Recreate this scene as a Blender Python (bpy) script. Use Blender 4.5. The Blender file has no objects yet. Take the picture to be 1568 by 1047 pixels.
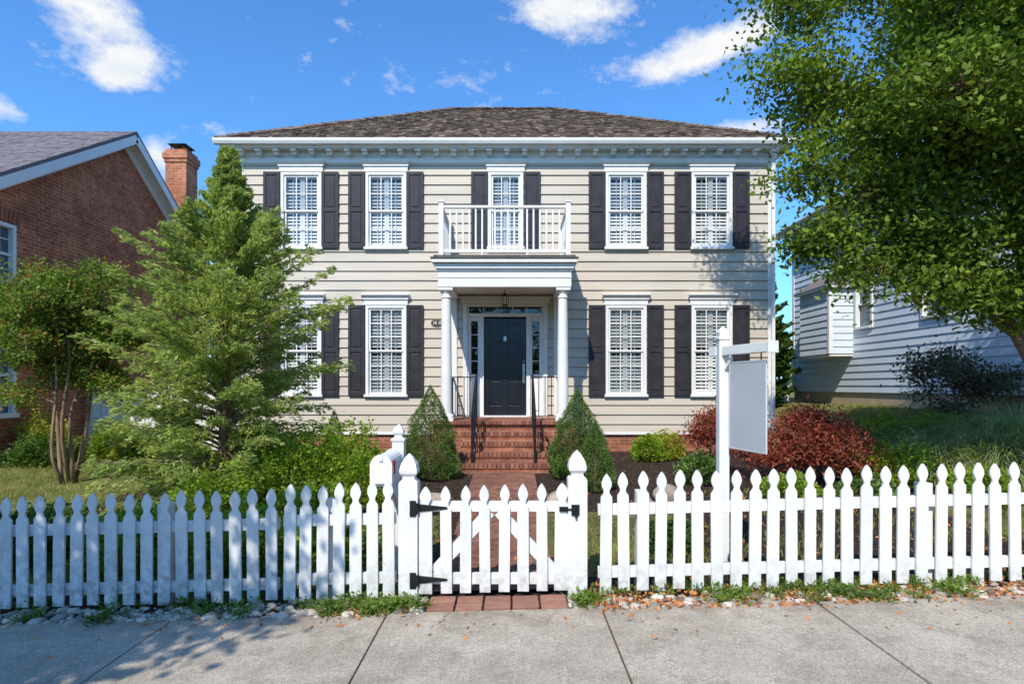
import bpy, math, random
import numpy as np
from mathutils import Vector
random.seed(7); rng=np.random.default_rng(7)
scene=bpy.context.scene
R=random.uniform
# ---------------------------------------------------------------- terrain height
def ss(a,b,t):
    t=np.clip((np.asarray(t,float)-a)/(b-a),0,1); return t*t*(3-2*t)
def H(x,y):
    base=.027*np.clip(x,-9,9)*(1-.7*ss(6,11,y))
    return base+.22*ss(5,10.5,y)+.85*ss(5.6,8.3,x)*ss(6,11,y)-.14*(1-ss(.55,.62,y))
# ---------------------------------------------------------------- materials
def new_mat(name):
    m=bpy.data.materials.new(name); m.use_nodes=True
    nt=m.node_tree; nt.nodes.clear()
    return m,nt,nt.nodes,nt.links
def N(nt,t,**k):
    n=nt.nodes.new(t)
    for a,b in k.items():
        if a in n.inputs: n.inputs[a].default_value=b
        else: setattr(n,a,b)
    return n
def mixc(nt,fac,a,b,bt='MIX'):
    n=nt.nodes.new('ShaderNodeMix'); n.data_type='RGBA'; n.blend_type=bt
    for i,v in ((0,fac),(6,a),(7,b)):
        if hasattr(v,'links') or hasattr(v,'is_linked'): nt.links.new(v,n.inputs[i])
        elif i==0: n.inputs[0].default_value=v
        else: n.inputs[i].default_value=(*v[:3],1)
    return n.outputs[2]
def mth(nt,op,a,b=0.,c=None,clamp=False):
    n=nt.nodes.new('ShaderNodeMath'); n.operation=op; n.use_clamp=clamp
    for i,v in enumerate((a,b,c)):
        if v is None: continue
        if hasattr(v,'is_linked'): nt.links.new(v,n.inputs[i])
        else: n.inputs[i].default_value=v
    return n.outputs[0]
def mrange(nt,v,a,b,c=0.,d=1.):
    n=nt.nodes.new('ShaderNodeMapRange'); nt.links.new(v,n.inputs[0])
    for i,x in zip((1,2,3,4),(a,b,c,d)): n.inputs[i].default_value=x
    return n.outputs[0]
def noise(nt,vec,scale,detail=5.,rough=.6):
    n=nt.nodes.new('ShaderNodeTexNoise'); n.inputs['Scale'].default_value=scale
    n.inputs['Detail'].default_value=detail; n.inputs['Roughness'].default_value=rough
    nt.links.new(vec,n.inputs['Vector']); return n.outputs['Fac']
def finish(nt,col,rough,bumph=None,bstr=.3,bdist=.01,spec=.3,metal=0.):
    p=N(nt,'ShaderNodeBsdfPrincipled'); o=N(nt,'ShaderNodeOutputMaterial')
    nt.links.new(col,p.inputs['Base Color']) if hasattr(col,'is_linked') else setattr(p.inputs['Base Color'],'default_value',(*col,1))
    p.inputs['Roughness'].default_value=rough; p.inputs['Specular IOR Level'].default_value=spec
    p.inputs['Metallic'].default_value=metal
    if bumph is not None:
        b=N(nt,'ShaderNodeBump'); b.inputs['Strength'].default_value=bstr; b.inputs['Distance'].default_value=bdist
        nt.links.new(bumph,b.inputs['Height']); nt.links.new(b.outputs[0],p.inputs['Normal'])
    nt.links.new(p.outputs[0],o.inputs[0]); return p
def M(name,c1,c2,rough=.6,scale=6.,isl=0.,bump=0.,bscale=60.,spec=.3,dirt=None,metal=0.,stretch=None):
    m,nt,_,L=new_mat(name)
    tc=N(nt,'ShaderNodeTexCoord').outputs['Object']
    v=tc
    if stretch:
        mp=N(nt,'ShaderNodeMapping'); mp.inputs['Scale'].default_value=stretch; L.new(tc,mp.inputs[0]); v=mp.outputs[0]
    f=mrange(nt,noise(nt,v,scale),.3,.7)
    if isl>0:
        g=N(nt,'ShaderNodeNewGeometry').outputs['Random Per Island']
        f=mth(nt,'ADD',mth(nt,'MULTIPLY',f,1-isl),mth(nt,'MULTIPLY',g,isl),clamp=True)
    col=mixc(nt,f,c1,c2)
    if dirt:   # (colour, zlow, zhigh, amount)
        dc,za,zb,am=dirt
        sx=N(nt,'ShaderNodeSeparateXYZ'); L.new(tc,sx.inputs[0])
        zm=mrange(nt,sx.outputs[2],za,zb,1.,0.12)
        nn=mrange(nt,noise(nt,tc,14.,8.,.7),.42,.7)
        col=mixc(nt,mth(nt,'MULTIPLY',mth(nt,'MULTIPLY',zm,nn),am,clamp=True),col,dc)
    bh=noise(nt,v,bscale,6.) if bump>0 else None
    finish(nt,col,rough,bh,bump,.01,spec,metal)
    return m
def leafmat(name,dark,light,tip=None,trans=.35,cs=1.3,tipamt=.9):
    m,nt,_,L=new_mat(name)
    tc=N(nt,'ShaderNodeTexCoord').outputs['Object']
    g=N(nt,'ShaderNodeNewGeometry').outputs['Random Per Island']
    n1=mrange(nt,noise(nt,tc,cs,4.),.35,.65)
    f=mth(nt,'ADD',mth(nt,'MULTIPLY',n1,.5),mth(nt,'MULTIPLY',g,.5),clamp=True)
    col=mixc(nt,f,dark,light)
    if tip:
        n2=mrange(nt,noise(nt,tc,cs*2.2,2.),.56,.68)
        f2=mth(nt,'MULTIPLY',mth(nt,'MULTIPLY',n2,mrange(nt,g,.2,.5)),tipamt,clamp=True)
        col=mixc(nt,f2,col,tip)
    p=N(nt,'ShaderNodeBsdfPrincipled'); p.inputs['Roughness'].default_value=.5; p.inputs['Specular IOR Level'].default_value=.25
    L.new(col,p.inputs['Base Color'])
    t=N(nt,'ShaderNodeBsdfTranslucent'); L.new(mixc(nt,.5,col,mixc(nt,1.,col,(1.6,1.5,.6),'MULTIPLY')),t.inputs[0])
    mx=N(nt,'ShaderNodeMixShader'); mx.inputs[0].default_value=trans
    L.new(p.outputs[0],mx.inputs[1]); L.new(t.outputs[0],mx.inputs[2])
    o=N(nt,'ShaderNodeOutputMaterial'); L.new(mx.outputs[0],o.inputs[0]); return m
def brickmat(name,c1,c2,mortar,bw=.215,rh=.073,ms=.010,flat=False):
    m,nt,_,L=new_mat(name)
    uv=N(nt,'ShaderNodeTexCoord').outputs['UV']; tc=N(nt,'ShaderNodeTexCoord').outputs['Object']
    b=N(nt,'ShaderNodeTexBrick'); L.new(uv,b.inputs['Vector'])
    b.inputs['Scale'].default_value=1.; b.inputs['Brick Width'].default_value=bw; b.inputs['Row Height'].default_value=rh
    b.inputs['Mortar Size'].default_value=ms*.5; b.inputs['Mortar Smooth'].default_value=.2; b.inputs['Bias'].default_value=-.1
    b.inputs['Color1'].default_value=(*c1,1); b.inputs['Color2'].default_value=(*c2,1); b.inputs['Mortar'].default_value=(*mortar,1)
    n1=mrange(nt,noise(nt,tc,1.5,6.),.3,.7,.7,1.25); n2=mrange(nt,noise(nt,tc,40.,4.),.3,.7,.85,1.15)
    n3=mrange(nt,noise(nt,tc,7.,3.),.35,.65,.82,1.18)
    cm=N(nt,'ShaderNodeCombineColor'); s=mth(nt,'MULTIPLY',mth(nt,'MULTIPLY',n1,n2),n3)
    for i in range(3): L.new(s,cm.inputs[i])
    col=mixc(nt,1.,b.outputs['Color'],cm.outputs[0],'MULTIPLY')
    h=mth(nt,'SUBTRACT',1.,b.outputs['Fac'])
    finish(nt,col,.85,h,.6,.006,.15); return m
white=M('white_paint',(.71,.71,.69),(.81,.81,.79),.45,3.,bump=.05,bscale=90)
fencewhite=M('fence_paint',(.67,.67,.65),(.81,.81,.79),.55,9.,isl=.35,bump=.25,bscale=45,dirt=((.20,.18,.13),-.1,.34,1.0),stretch=(1,1,.25))
fenceold=M('old_fence_paint',(.58,.59,.60),(.74,.75,.76),.6,9.,isl=.4,bump=.3,bscale=45,dirt=((.18,.17,.14),-.2,.6,1.1),stretch=(1,1,.25))
siding=M('beige_siding',(.485,.43,.355),(.58,.52,.435),.55,1.2,bump=.10,bscale=30,stretch=(.4,.4,3))
nsiding=M('pale_siding',(.54,.62,.70),(.64,.71,.78),.55,1.0,bump=.05)
shut=M('shutter_paint',(.024,.022,.027),(.042,.038,.046),.45,5.)
black=M('black_iron',(.008,.008,.009),(.02,.02,.022),.4,20.)
doorm=M('door_paint',(.008,.010,.016),(.012,.015,.022),.28,4.,spec=.5)
shake=M('wood_shake',(.045,.033,.025),(.27,.20,.15),.9,5.,isl=.65,bump=.5,bscale=50)
shingle=M('asphalt_shingle',(.12,.105,.11),(.21,.19,.20),.9,7.,isl=.5,bump=.4,bscale=80)
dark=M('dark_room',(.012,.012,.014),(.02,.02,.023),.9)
louv=M('interior_louver',(.76,.75,.72),(.8,.8,.77),.5)
brick=brickmat('red_brick',(.36,.125,.07),(.23,.08,.05),(.34,.27,.21))
brickp=brickmat('paver_brick',(.28,.12,.08),(.18,.08,.055),(.12,.10,.075),.2,.1,.016)
brickl=brickmat('neighbour_brick',(.52,.155,.07),(.34,.088,.042),(.40,.28,.20),.215,.076,.017)
stone=M('tan_foundation',(.42,.33,.22),(.55,.45,.32),.85,4.,bump=.3,bscale=12)
bark=M('bark',(.12,.075,.045),(.34,.23,.15),.85,6.,bump=.6,bscale=25,stretch=(1,1,.3))
metal=M('steel',(.45,.45,.44),(.55,.55,.54),.3,9.,metal=.9)
red=M('red_flag',(.5,.02,.015),(.55,.03,.02),.4)
signm=M('sign_panel',(.42,.44,.46),(.50,.52,.54),.35,1.5)
brass=M('brass',(.5,.35,.12),(.6,.42,.16),.3,9.,metal=.9)
def glassmat():
    m,nt,_,L=new_mat('window_glass')
    t=N(nt,'ShaderNodeBsdfTransparent'); t.inputs[0].default_value=(.93,.95,.96,1)
    g=N(nt,'ShaderNodeBsdfGlossy'); g.inputs['Roughness'].default_value=.02
    tc=N(nt,'ShaderNodeTexCoord').outputs['Object']
    b=N(nt,'ShaderNodeBump'); b.inputs['Strength'].default_value=.06; b.inputs['Distance'].default_value=.02
    L.new(noise(nt,tc,2.5,2.),b.inputs['Height']); L.new(b.outputs[0],g.inputs['Normal'])
    lw=N(nt,'ShaderNodeLayerWeight'); lw.inputs[0].default_value=.3
    f=mth(nt,'ADD',mth(nt,'MULTIPLY',lw.outputs[0],.5),.05,clamp=True)
    mx=N(nt,'ShaderNodeMixShader'); L.new(f,mx.inputs[0]); L.new(t.outputs[0],mx.inputs[1]); L.new(g.outputs[0],mx.inputs[2])
    o=N(nt,'ShaderNodeOutputMaterial'); L.new(mx.outputs[0],o.inputs[0]); return m
glass=glassmat()
def concretemat():
    m,nt,_,L=new_mat('concrete')
    tc=N(nt,'ShaderNodeTexCoord').outputs['Object']
    g=N(nt,'ShaderNodeNewGeometry').outputs['Random Per Island']
    big=mrange(nt,noise(nt,tc,1.3,7.,.7),.32,.68)
    col=mixc(nt,big,(.31,.265,.205),(.54,.475,.385))
    col=mixc(nt,mth(nt,'MULTIPLY',g,.35),col,(.40,.345,.275))
    sp=mrange(nt,noise(nt,tc,150.,3.,.75),.34,.66,.5,1.45)
    sp2=mrange(nt,noise(nt,tc,38.,5.,.7),.35,.65,.82,1.14)
    s=mth(nt,'MULTIPLY',sp,sp2)
    cm=N(nt,'ShaderNodeCombineColor')
    for i in range(3): L.new(s,cm.inputs[i])
    col=mixc(nt,1.,col,cm.outputs[0],'MULTIPLY')
    st=mrange(nt,noise(nt,tc,3.5,8.,.78),.53,.70,0.,.6)
    col=mixc(nt,st,col,(.16,.125,.09))
    vo=N(nt,'ShaderNodeTexVoronoi'); vo.inputs['Scale'].default_value=45; L.new(tc,vo.inputs['Vector'])
    dots=mrange(nt,vo.outputs['Distance'],.10,.18,.6,0.)
    col=mixc(nt,dots,col,(.12,.095,.07))
    sx=N(nt,'ShaderNodeSeparateXYZ'); L.new(tc,sx.inputs[0])
    edge=mth(nt,'MULTIPLY',mrange(nt,sx.outputs[1],3.85,4.22),mrange(nt,noise(nt,tc,6.,5.),.4,.65))
    col=mixc(nt,mth(nt,'MULTIPLY',edge,.7),col,(.15,.115,.075))
    finish(nt,col,.9,noise(nt,tc,110.,5.,.8),.6,.007,.15); return m
concrete=concretemat()
def groundmat():
    m,nt,_,L=new_mat('ground_soil')
    tc=N(nt,'ShaderNodeTexCoord').outputs['Object']
    at=N(nt,'ShaderNodeAttribute'); at.attribute_name='mulch'
    n=mrange(nt,noise(nt,tc,1.6,7.,.7),.35,.65)
    n3=mrange(nt,noise(nt,tc,28.,6.,.8),.3,.7)
    lawn=mixc(nt,n,(.10,.13,.03),(.32,.27,.11)); lawn=mixc(nt,mth(nt,'MULTIPLY',n3,.5),lawn,(.07,.08,.025))
    mul=mixc(nt,n3,(.018,.012,.010),(.095,.065,.05))
    f=mrange(nt,mth(nt,'ADD',at.outputs['Fac'],mth(nt,'MULTIPLY',mth(nt,'SUBTRACT',noise(nt,tc,7.,5.),.5),.7)),.42,.58)
    col=mixc(nt,f,lawn,mul)
    finish(nt,col,.95,noise(nt,tc,45.,6.,.8),.9,.03,.1); return m
groundm=groundmat()
asph=M('asphalt',(.04,.04,.042),(.06,.06,.06),.9,3.,bump=.4,bscale=150)
pebm=M('pebble',(.09,.075,.06),(.62,.56,.47),.8,3.,isl=.9,bump=.2)
litm=M('leaf_litter',(.24,.08,.02),(.62,.26,.09),.8,3.,isl=.9)
boulder=M('boulder',(.22,.17,.13),(.44,.37,.29),.9,5.,bump=.7,bscale=18)
# ---------------------------------------------------------------- mesh builder
def link(ob,parent=None):
    scene.collection.objects.link(ob)
    if parent: ob.parent=parent
    return ob
def empty(name,loc=(0,0,0)):
    e=bpy.data.objects.new(name,None); e.empty_display_size=.2
    return link(e)
class MB:
    def __init__(s): s.v=[]; s.f=[]; s.m=[]
    def add(s,vs,fs,m=0):
        o=len(s.v); s.v+= [tuple(q) for q in vs]; s.f+=[tuple(i+o for i in f) for f in fs]; s.m+=[m]*len(fs)
    HF=[(0,3,2,1),(4,5,6,7),(0,1,5,4),(1,2,6,5),(2,3,7,6),(3,0,4,7)]
    def box(s,x0,x1,y0,y1,z0,z1,m=0):
        s.add([(x0,y0,z0),(x1,y0,z0),(x1,y1,z0),(x0,y1,z0),(x0,y0,z1),(x1,y0,z1),(x1,y1,z1),(x0,y1,z1)],MB.HF,m)
    def beam(s,p0,p1,w,h,up=(0,0,1),m=0,w2=None,h2=None):
        p0=Vector(p0);p1=Vector(p1);d=(p1-p0).normalized();u=Vector(up)
        r=d.cross(u).normalized();u=r.cross(d).normalized(); w2=w if w2 is None else w2; h2=h if h2 is None else h2
        vs=[]
        for p,a,b in ((p0,w,h),(p1,w2,h2)):
            vs+=[p-r*a/2-u*b/2,p+r*a/2-u*b/2,p+r*a/2+u*b/2,p-r*a/2+u*b/2]
        s.add(vs,MB.HF,m)
    def tube(s,path,rad,seg=8,m=0,cap=True):
        path=[Vector(p) for p in path]; n=len(path); vs=[]
        ref=Vector((.31,.95,.1))
        for i,p in enumerate(path):
            d=(path[min(i+1,n-1)]-path[max(i-1,0)]).normalized()
            a=d.cross(ref)
            if a.length<.05: a=d.cross(Vector((1,0,0)))
            a.normalize(); b=d.cross(a)
            r=rad[i] if hasattr(rad,'__len__') else rad
            for k in range(seg):
                t=2*math.pi*k/seg; vs.append(p+a*math.cos(t)*r+b*math.sin(t)*r)
        fs=[(i*seg+k,i*seg+(k+1)%seg,(i+1)*seg+(k+1)%seg,(i+1)*seg+k) for i in range(n-1) for k in range(seg)]
        if cap: fs+=[tuple(range(seg))[::-1],tuple((n-1)*seg+k for k in range(seg))]
        s.add(vs,fs,m)
    def lathe(s,prof,cx,cy,seg=20,m=0,rot=0.):
        vs=[];n=len(prof)
        for r,z in prof:
            for k in range(seg):
                t=2*math.pi*k/seg+rot; vs.append((cx+r*math.cos(t),cy+r*math.sin(t),z))
        fs=[(i*seg+k,i*seg+(k+1)%seg,(i+1)*seg+(k+1)%seg,(i+1)*seg+k) for i in range(n-1) for k in range(seg)]
        fs+=[tuple(range(seg))[::-1],tuple((n-1)*seg+k for k in range(seg))]
        s.add(vs,fs,m)
    def prism(s,pts,axis,a,b,m=0):
        f={'y':lambda p,t:(p[0],t,p[1]),'x':lambda p,t:(t,p[0],p[1]),'z':lambda p,t:(p[0],p[1],t)}[axis]
        n=len(pts); vs=[f(p,a) for p in pts]+[f(p,b) for p in pts]
        fs=[tuple(range(n)),tuple(range(2*n-1,n-1,-1))]+[(i,i+n,(i+1)%n+n,(i+1)%n) for i in range(n)]
        s.add(vs,fs,m)
    def build(s,name,mats,parent=None,warp=None,smooth=False,bevel=0.):
        me=bpy.data.meshes.new(name)
        vs=[warp(v) for v in s.v] if warp else s.v
        me.from_pydata(vs,[],s.f)
        for mt in mats: me.materials.append(mt)
        me.polygons.foreach_set('material_index',s.m)
        import bmesh
        bm=bmesh.new(); bm.from_mesh(me); bmesh.ops.recalc_face_normals(bm,faces=bm.faces); bm.to_mesh(me); bm.free()
        nl=len(me.loops); li=np.empty(nl,int); me.loops.foreach_get('vertex_index',li)
        co=np.empty(len(me.vertices)*3); me.vertices.foreach_get('co',co); co=co.reshape(-1,3)[li]
        npoly=len(me.polygons); nr=np.empty(npoly*3); me.polygons.foreach_get('normal',nr); nr=np.abs(nr.reshape(-1,3))
        lt=np.empty(npoly,int); me.polygons.foreach_get('loop_total',lt)
        ax=np.repeat(np.argmax(nr*np.array([1,1,.95]),1),lt)
        uv=np.where((ax==0)[:,None],co[:,[1,2]],np.where((ax==1)[:,None],co[:,[0,2]],co[:,[0,1]]))
        l=me.uv_layers.new(name='UVMap'); l.data.foreach_set('uv',uv.ravel())
        if smooth: me.polygons.foreach_set('use_smooth',[True]*npoly)
        me.update()
        ob=link(bpy.data.objects.new(name,me),parent)
        if bevel>0:
            b=ob.modifiers.new('bevel','BEVEL'); b.width=bevel; b.segments=2; b.limit_method='ANGLE'; b.angle_limit=math.radians(50)
        return ob
def quads(name,V,mats,parent=None,midx=None):
    V=np.asarray(V,dtype=np.float32); n,k=V.shape[0],V.shape[1]
    me=bpy.data.meshes.new(name); me.vertices.add(n*k); me.vertices.foreach_set('co',V.reshape(-1))
    me.loops.add(n*k); me.loops.foreach_set('vertex_index',np.arange(n*k,dtype=np.int32))
    me.polygons.add(n); me.polygons.foreach_set('loop_start',np.arange(0,n*k,k,dtype=np.int32))
    me.polygons.foreach_set('loop_total',np.full(n,k,dtype=np.int32))
    for m in mats: me.materials.append(m)
    if midx is not None: me.polygons.foreach_set('material_index',np.asarray(midx,dtype=np.int32))
    me.update(calc_edges=True); me.validate()
    return link(bpy.data.objects.new(name,me),parent)
def unit(v): return v/np.maximum(np.linalg.norm(v,axis=-1,keepdims=True),1e-6)
def leaves(P,size,aspect=.5,D=None,up=.4,jit=.35):
    n=len(P); t=unit(rng.normal(size=(n,3))) if D is None else unit(D+rng.normal(size=(n,3))*jit)
    nn=unit(rng.normal(size=(n,3))+np.array([0,0,up*2])); b=unit(np.cross(t,nn))
    L=(size*rng.uniform(.6,1.3,n))[:,None]; W=L*aspect
    return np.stack([P-t*L*.5,P+b*W*.5-t*L*.05,P+t*L*.5,P-b*W*.5-t*L*.05],1)
# ---------------------------------------------------------------- ground
def axis_arr(lo,hi,step,far):
    a=list(np.arange(lo,hi+1e-6,step)); e=[]; d=step*2; p=hi
    while p<far: p+=d; d*=1.5; e.append(p)
    b=[];d=step*2;p=lo
    while p>-far: p-=d; d*=1.5; b.append(p)
    return np.array(b[::-1]+a+e)
xs=axis_arr(-14,14,.25,900); ys=axis_arr(-3,22,.2,900)
X,Y=np.meshgrid(xs,ys); Z=H(X,Y)+.012*np.sin(X*3.1+Y*1.7)*np.sin(Y*2.3-X)*(Y>4.6)
nx,ny=len(xs),len(ys); idx=np.arange(nx*ny).reshape(ny,nx)
F=np.stack([idx[:-1,:-1],idx[:-1,1:],idx[1:,1:],idx[1:,:-1]],-1).reshape(-1,4)
me=bpy.data.meshes.new('ground'); me.from_pydata(np.stack([X,Y,Z],-1).reshape(-1,3).tolist(),[],F.tolist())
me.materials.append(groundm)
mul=((X>-5.6)&(X<7.6)&(Y>7.2)&(Y<12.5))|((X>-.9)&(X<9)&(Y>4.4)&(Y<7.7)&(np.sin(X*1.3+.4)+.3*Y<2.3))|((Y>4.15)&(Y<5.0))|((X<-7.2)&(Y>10.6)&(Y<13.5))
a=me.attributes.new('mulch','FLOAT','POINT'); a.data.foreach_set('value',mul.astype(np.float32).ravel())
me.polygons.foreach_set('use_smooth',[True]*len(me.polygons)); me.update(); link(bpy.data.objects.new('ground',me))
W0=lambda v:(v[0],v[1],v[2]+.027*max(-9,min(9,v[0])))
mb=MB(); mb.box(-900,900,-8,.45,-.3,-.13,0); mb.build('road',[asph],warp=W0)
mb=MB(); mb.box(-9,9,.45,.6,-.3,.012); mb.build('kerb',[concrete],warp=W0,bevel=.015)
mb=MB(); k=-6
while -.89+1.53*k<9:
    x0=-.89+1.53*k
    mb.box(x0+.006,x0+1.524,1.9,4.20+R(-.012,.012),-.1,.02+R(-.002,.004)); k+=1
mb.build('sidewalk',[concrete],warp=W0,bevel=.006)
mb=MB(); 
for i in range(-6,8):
    x0=-.89+1.53*i
    mb.box(x0-.006,x0+.006,1.9,4.19,-.1,.006)
mb.build('sidewalk_joints',[M('joint_dirt',(.07,.04,.02),(.16,.08,.04),.95,8.)],warp=W0)
# brick path + threshold
mb=MB()
yy=np.arange(4.62,9.5,.25)
for y in yy:
    x0,x1=-.62,.36
    vs=[(x0,y,float(H(x0,y))+.02),(x1,y,float(H(x1,y))+.02),(x1,y+.25,float(H(x1,y+.25))+.02),(x0,y+.25,float(H(x0,y+.25))+.02)]
    mb.add(vs,[(0,1,2,3)])
mb.build('brick_path',[brickp])
mb=MB()
x=-.62
while x<.36:
    for r in range(2):
        mb.box(x,x+.195,4.24+r*.135,4.24+r*.135+.12,-.05,.024+R(-.006,.008))
    x+=.208
mb.build('brick_threshold',[M('threshold_brick',(.20,.085,.06),(.40,.20,.14),.9,9.,isl=.5,bump=.6,bscale=30,dirt=((.14,.12,.09),-.2,.2,.8))],warp=W0,bevel=.010)
# ---------------------------------------------------------------- pebbles, litter, weeds
def blobs(name,pts,sizes,mat,flat=.6):
    t=(1+5**.5)/2
    iv=np.array([(-1,t,0),(1,t,0),(-1,-t,0),(1,-t,0),(0,-1,t),(0,1,t),(0,-1,-t),(0,1,-t),(t,0,-1),(t,0,1),(-t,0,-1),(-t,0,1)])/1.9
    fi=np.array([(0,11,5),(0,5,1),(0,1,7),(0,7,10),(0,10,11),(1,5,9),(5,11,4),(11,10,2),(10,7,6),(7,1,8),(3,9,4),(3,4,2),(3,2,6),(3,6,8),(3,8,9),(4,9,5),(2,4,11),(6,2,10),(8,6,7),(9,8,1)])
    V=[];Fc=[]
    for i,(p,s) in enumerate(zip(pts,sizes)):
        sc=np.array([s*R(.7,1.3),s*R(.7,1.2),s*flat*R(.7,1.1)])
        a=R(0,6.28); c,sn=math.cos(a),math.sin(a)
        q=iv*(1+rng.uniform(-.18,.18,(12,1)))*sc
        q=np.stack([q[:,0]*c-q[:,1]*sn,q[:,0]*sn+q[:,1]*c,q[:,2]],1)+p
        V.append(q); Fc.append(fi+12*i)
    me=bpy.data.meshes.new(name); me.from_pydata(np.concatenate(V).tolist(),[],np.concatenate(Fc).tolist()); me.materials.append(mat)
    me.polygons.foreach_set('use_smooth',[True]*len(me.polygons)); me.update(); return link(bpy.data.objects.new(name,me))
n=3000; px=rng.uniform(-6,6,n); py=4.19+np.abs(rng.normal(0,.14,n)); keep=(px<-.66)|(px>.42); px,py=px[keep],py[keep]
sz=rng.uniform(.010,.028,len(px))*rng.choice([1,1,1,2.0],len(px))
blobs('pebble_edging',np.stack([px,py,H(px,py)+sz*.3],1),sz,pebm)
n=150; px=rng.uniform(.6,5.5,n); py=4.2+rng.random(n)*.22; sz=rng.uniform(.02,.045,n)
blobs('brick_rubble',np.stack([px,py,H(px,py)+sz*.3],1),sz,M('rubble_brick',(.28,.10,.05),(.58,.26,.14),.9,3.,isl=.9),.5)
for c,s in (((-1.02,7.3),.26),((.66,7.4),.24),((-3.9,6.9),.25),((-3.3,6.8),.2),((1.6,7.0),.16),((.75,6.9),.12),((-2.2,7.0),.2),((2.0,7.6),.18)):
    ob=blobs('boulder',[np.array([c[0],c[1],float(H(*c))+s*.35])],[s*1.2],boulder,.8)
    sm=ob.modifiers.new('s','SUBSURF'); sm.levels=sm.render_levels=2
n=3200; px=rng.uniform(.5,6,n); py=rng.normal(4.36,.17,n); px2=rng.uniform(-1.4,-.7,200); py2=rng.normal(4.3,.08,200)
px=np.r_[px,px2,rng.uniform(-5,7,1600)]; py=np.r_[py,py2,rng.uniform(4.7,8,1600)]; k=py>4.12; px,py=px[k],py[k]
px3=rng.uniform(-3.2,5,130); py3=4.2-np.abs(rng.normal(0,.25,130)); px=np.r_[px,px3]; py=np.r_[py,py3]
quads('fallen_leaves',leaves(np.stack([px,py,H(px,py)+.028],1),.038,.6,up=1.5),[litm])
weedm=leafmat('weed_leaf',(.05,.10,.015),(.20,.30,.05))
def blades(P,h,lean=.4,w=.08):
    n=len(P); d=rng.normal(size=(n,3))*np.array([lean,lean,0])+np.array([0,0,1]); hh=(h*rng.uniform(.5,1.3,n))[:,None]
    b=unit(np.cross(d,rng.normal(size=(n,3)))); w=hh*w
    return np.stack([P-b*w,P+b*w,P+d*hh*.6+b*w*.6,P+d*hh],1)
pts=[]
for i in range(80):
    cx=rng.choice([R(-1.4,-.7),R(.5,5),R(-5,-.7)],p=[.25,.5,.25]); cy=R(4.22,4.6); m=rng.integers(20,110)
    q=rng.normal(0,.05,(m,2))+[cx,cy]; pts.append(q)
q=np.concatenate(pts); Pw=np.stack([q[:,0],q[:,1],H(q[:,0],q[:,1])],1)
Pl=np.stack([q[:,0],q[:,1],H(q[:,0],q[:,1])+rng.uniform(0,.09,len(q))],1)
quads('weeds',np.concatenate([blades(Pw,.08,.8,.07),leaves(Pl,.034,.7,up=1)]),[weedm])
# lawn grass
def lawnpts(n,x0,x1,y0,y1):
    x=rng.uniform(x0,x1,n); y=rng.uniform(y0,y1,n); return x,y
gx=[];gy=[]
for a in ((26000,-12,-4.6,6.5,13),(16000,-7,-.75,4.75,7.0),(3500,2.5,9,5.6,8.0),(9000,6.2,9,9,15),(2500,.5,3,5.0,6.6)):
    x,y=lawnpts(*a); k=np.sin(x*2.1+np.sin(y*1.9)*1.5)+np.sin(y*3.1-x)*.6+rng.normal(0,.5,len(x))>-.7; gx.append(x[k]); gy.append(y[k])
gx=np.concatenate(gx); gy=np.concatenate(gy)
grassm=leafmat('grass_blade',(.10,.14,.02),(.36,.40,.09),(.48,.38,.16),.3,1.0)
quads('grass',blades(np.stack([gx,gy,H(gx,gy)],1),.065,.5,.07),[grassm])
# mulch chips
n=12000; mx_=rng.uniform(-2.5,7,n); my_=rng.uniform(4.8,12,n); k=(mx_<-.66)|(mx_>.4)
mx_,my_=mx_[k],my_[k]
quads('mulch_chips',leaves(np.stack([mx_,my_,H(mx_,my_)+.018],1),.045,.3,up=1.),[M('mulch',(.02,.013,.010),(.16,.11,.08),.9,3.,isl=.9)])
# ---------------------------------------------------------------- main house
WY=12.3
def lap_wall(mb,ox,oy,dx,dy,nx_,ny_,length,z0,z1,openings=(),ex=.2,m=0,d=.02):
    z=z0
    def pt(a,off,zz): return (ox+dx*a+nx_*off,oy+dy*a+ny_*off,zz)
    while z<z1-1e-4:
        zt=min(z+ex,z1); cuts=sorted({z,zt}|{q for o in openings for q in (o[2],o[3]) if z<q<zt})
        for i,(a,b) in enumerate(zip(cuts[:-1],cuts[1:])):
            mid=(a+b)/2; iv=[(0,length)]
            for o in openings:
                if o[2]<mid<o[3]:
                    nv=[]
                    for s,e in iv:
                        if o[1]<=s or o[0]>=e: nv.append((s,e))
                        else:
                            if o[0]>s: nv.append((s,o[0]))
                            if o[1]<e: nv.append((o[1],e))
                    iv=nv
            oa=d*(1-(a-z)/ex)+.003; ob=d*(1-(b-z)/ex)+.003
            for s,e in iv:
                mb.add([pt(s,oa,a),pt(e,oa,a),pt(e,ob,b),pt(s,ob,b)],[(0,1,2,3)],m)
                if i==0: mb.add([pt(s,.0,a),pt(e,.0,a),pt(e,oa,a),pt(s,oa,a)],[(0,1,2,3)],m)
        z=zt
house=empty('clapboard_house')
XL,XR=-5.71,5.45; YB=20.7
wins=[]  # cx,w,z0,z1,rows
for cx in (-4.40,-2.63,2.38,4.17):
    wins.append((cx,.85,4.46,6.075,2)); wins.append((cx,.85,1.39,3.30,3))
wins.append((-.13,.73,4.46,6.075,2))
ops=[(cx-w/2+.02-XL,cx+w/2-.02-XL,a+.02,b) for cx,w,a,b,_ in wins]+[(-1.0-XL,.72-XL,.9,3.42)]
mb=MB()
lap_wall(mb,XL,WY,1,0,0,-1,XR-XL,.62,6.5,ops,d=.028)
lap_wall(mb,XR,WY,0,1,1,0,YB-WY,.62,6.5)
lap_wall(mb,XL,WY,0,1,-1,0,YB-WY,.62,6.5)
lap_wall(mb,XL,YB,1,0,0,1,XR-XL,.62,6.5)
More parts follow.
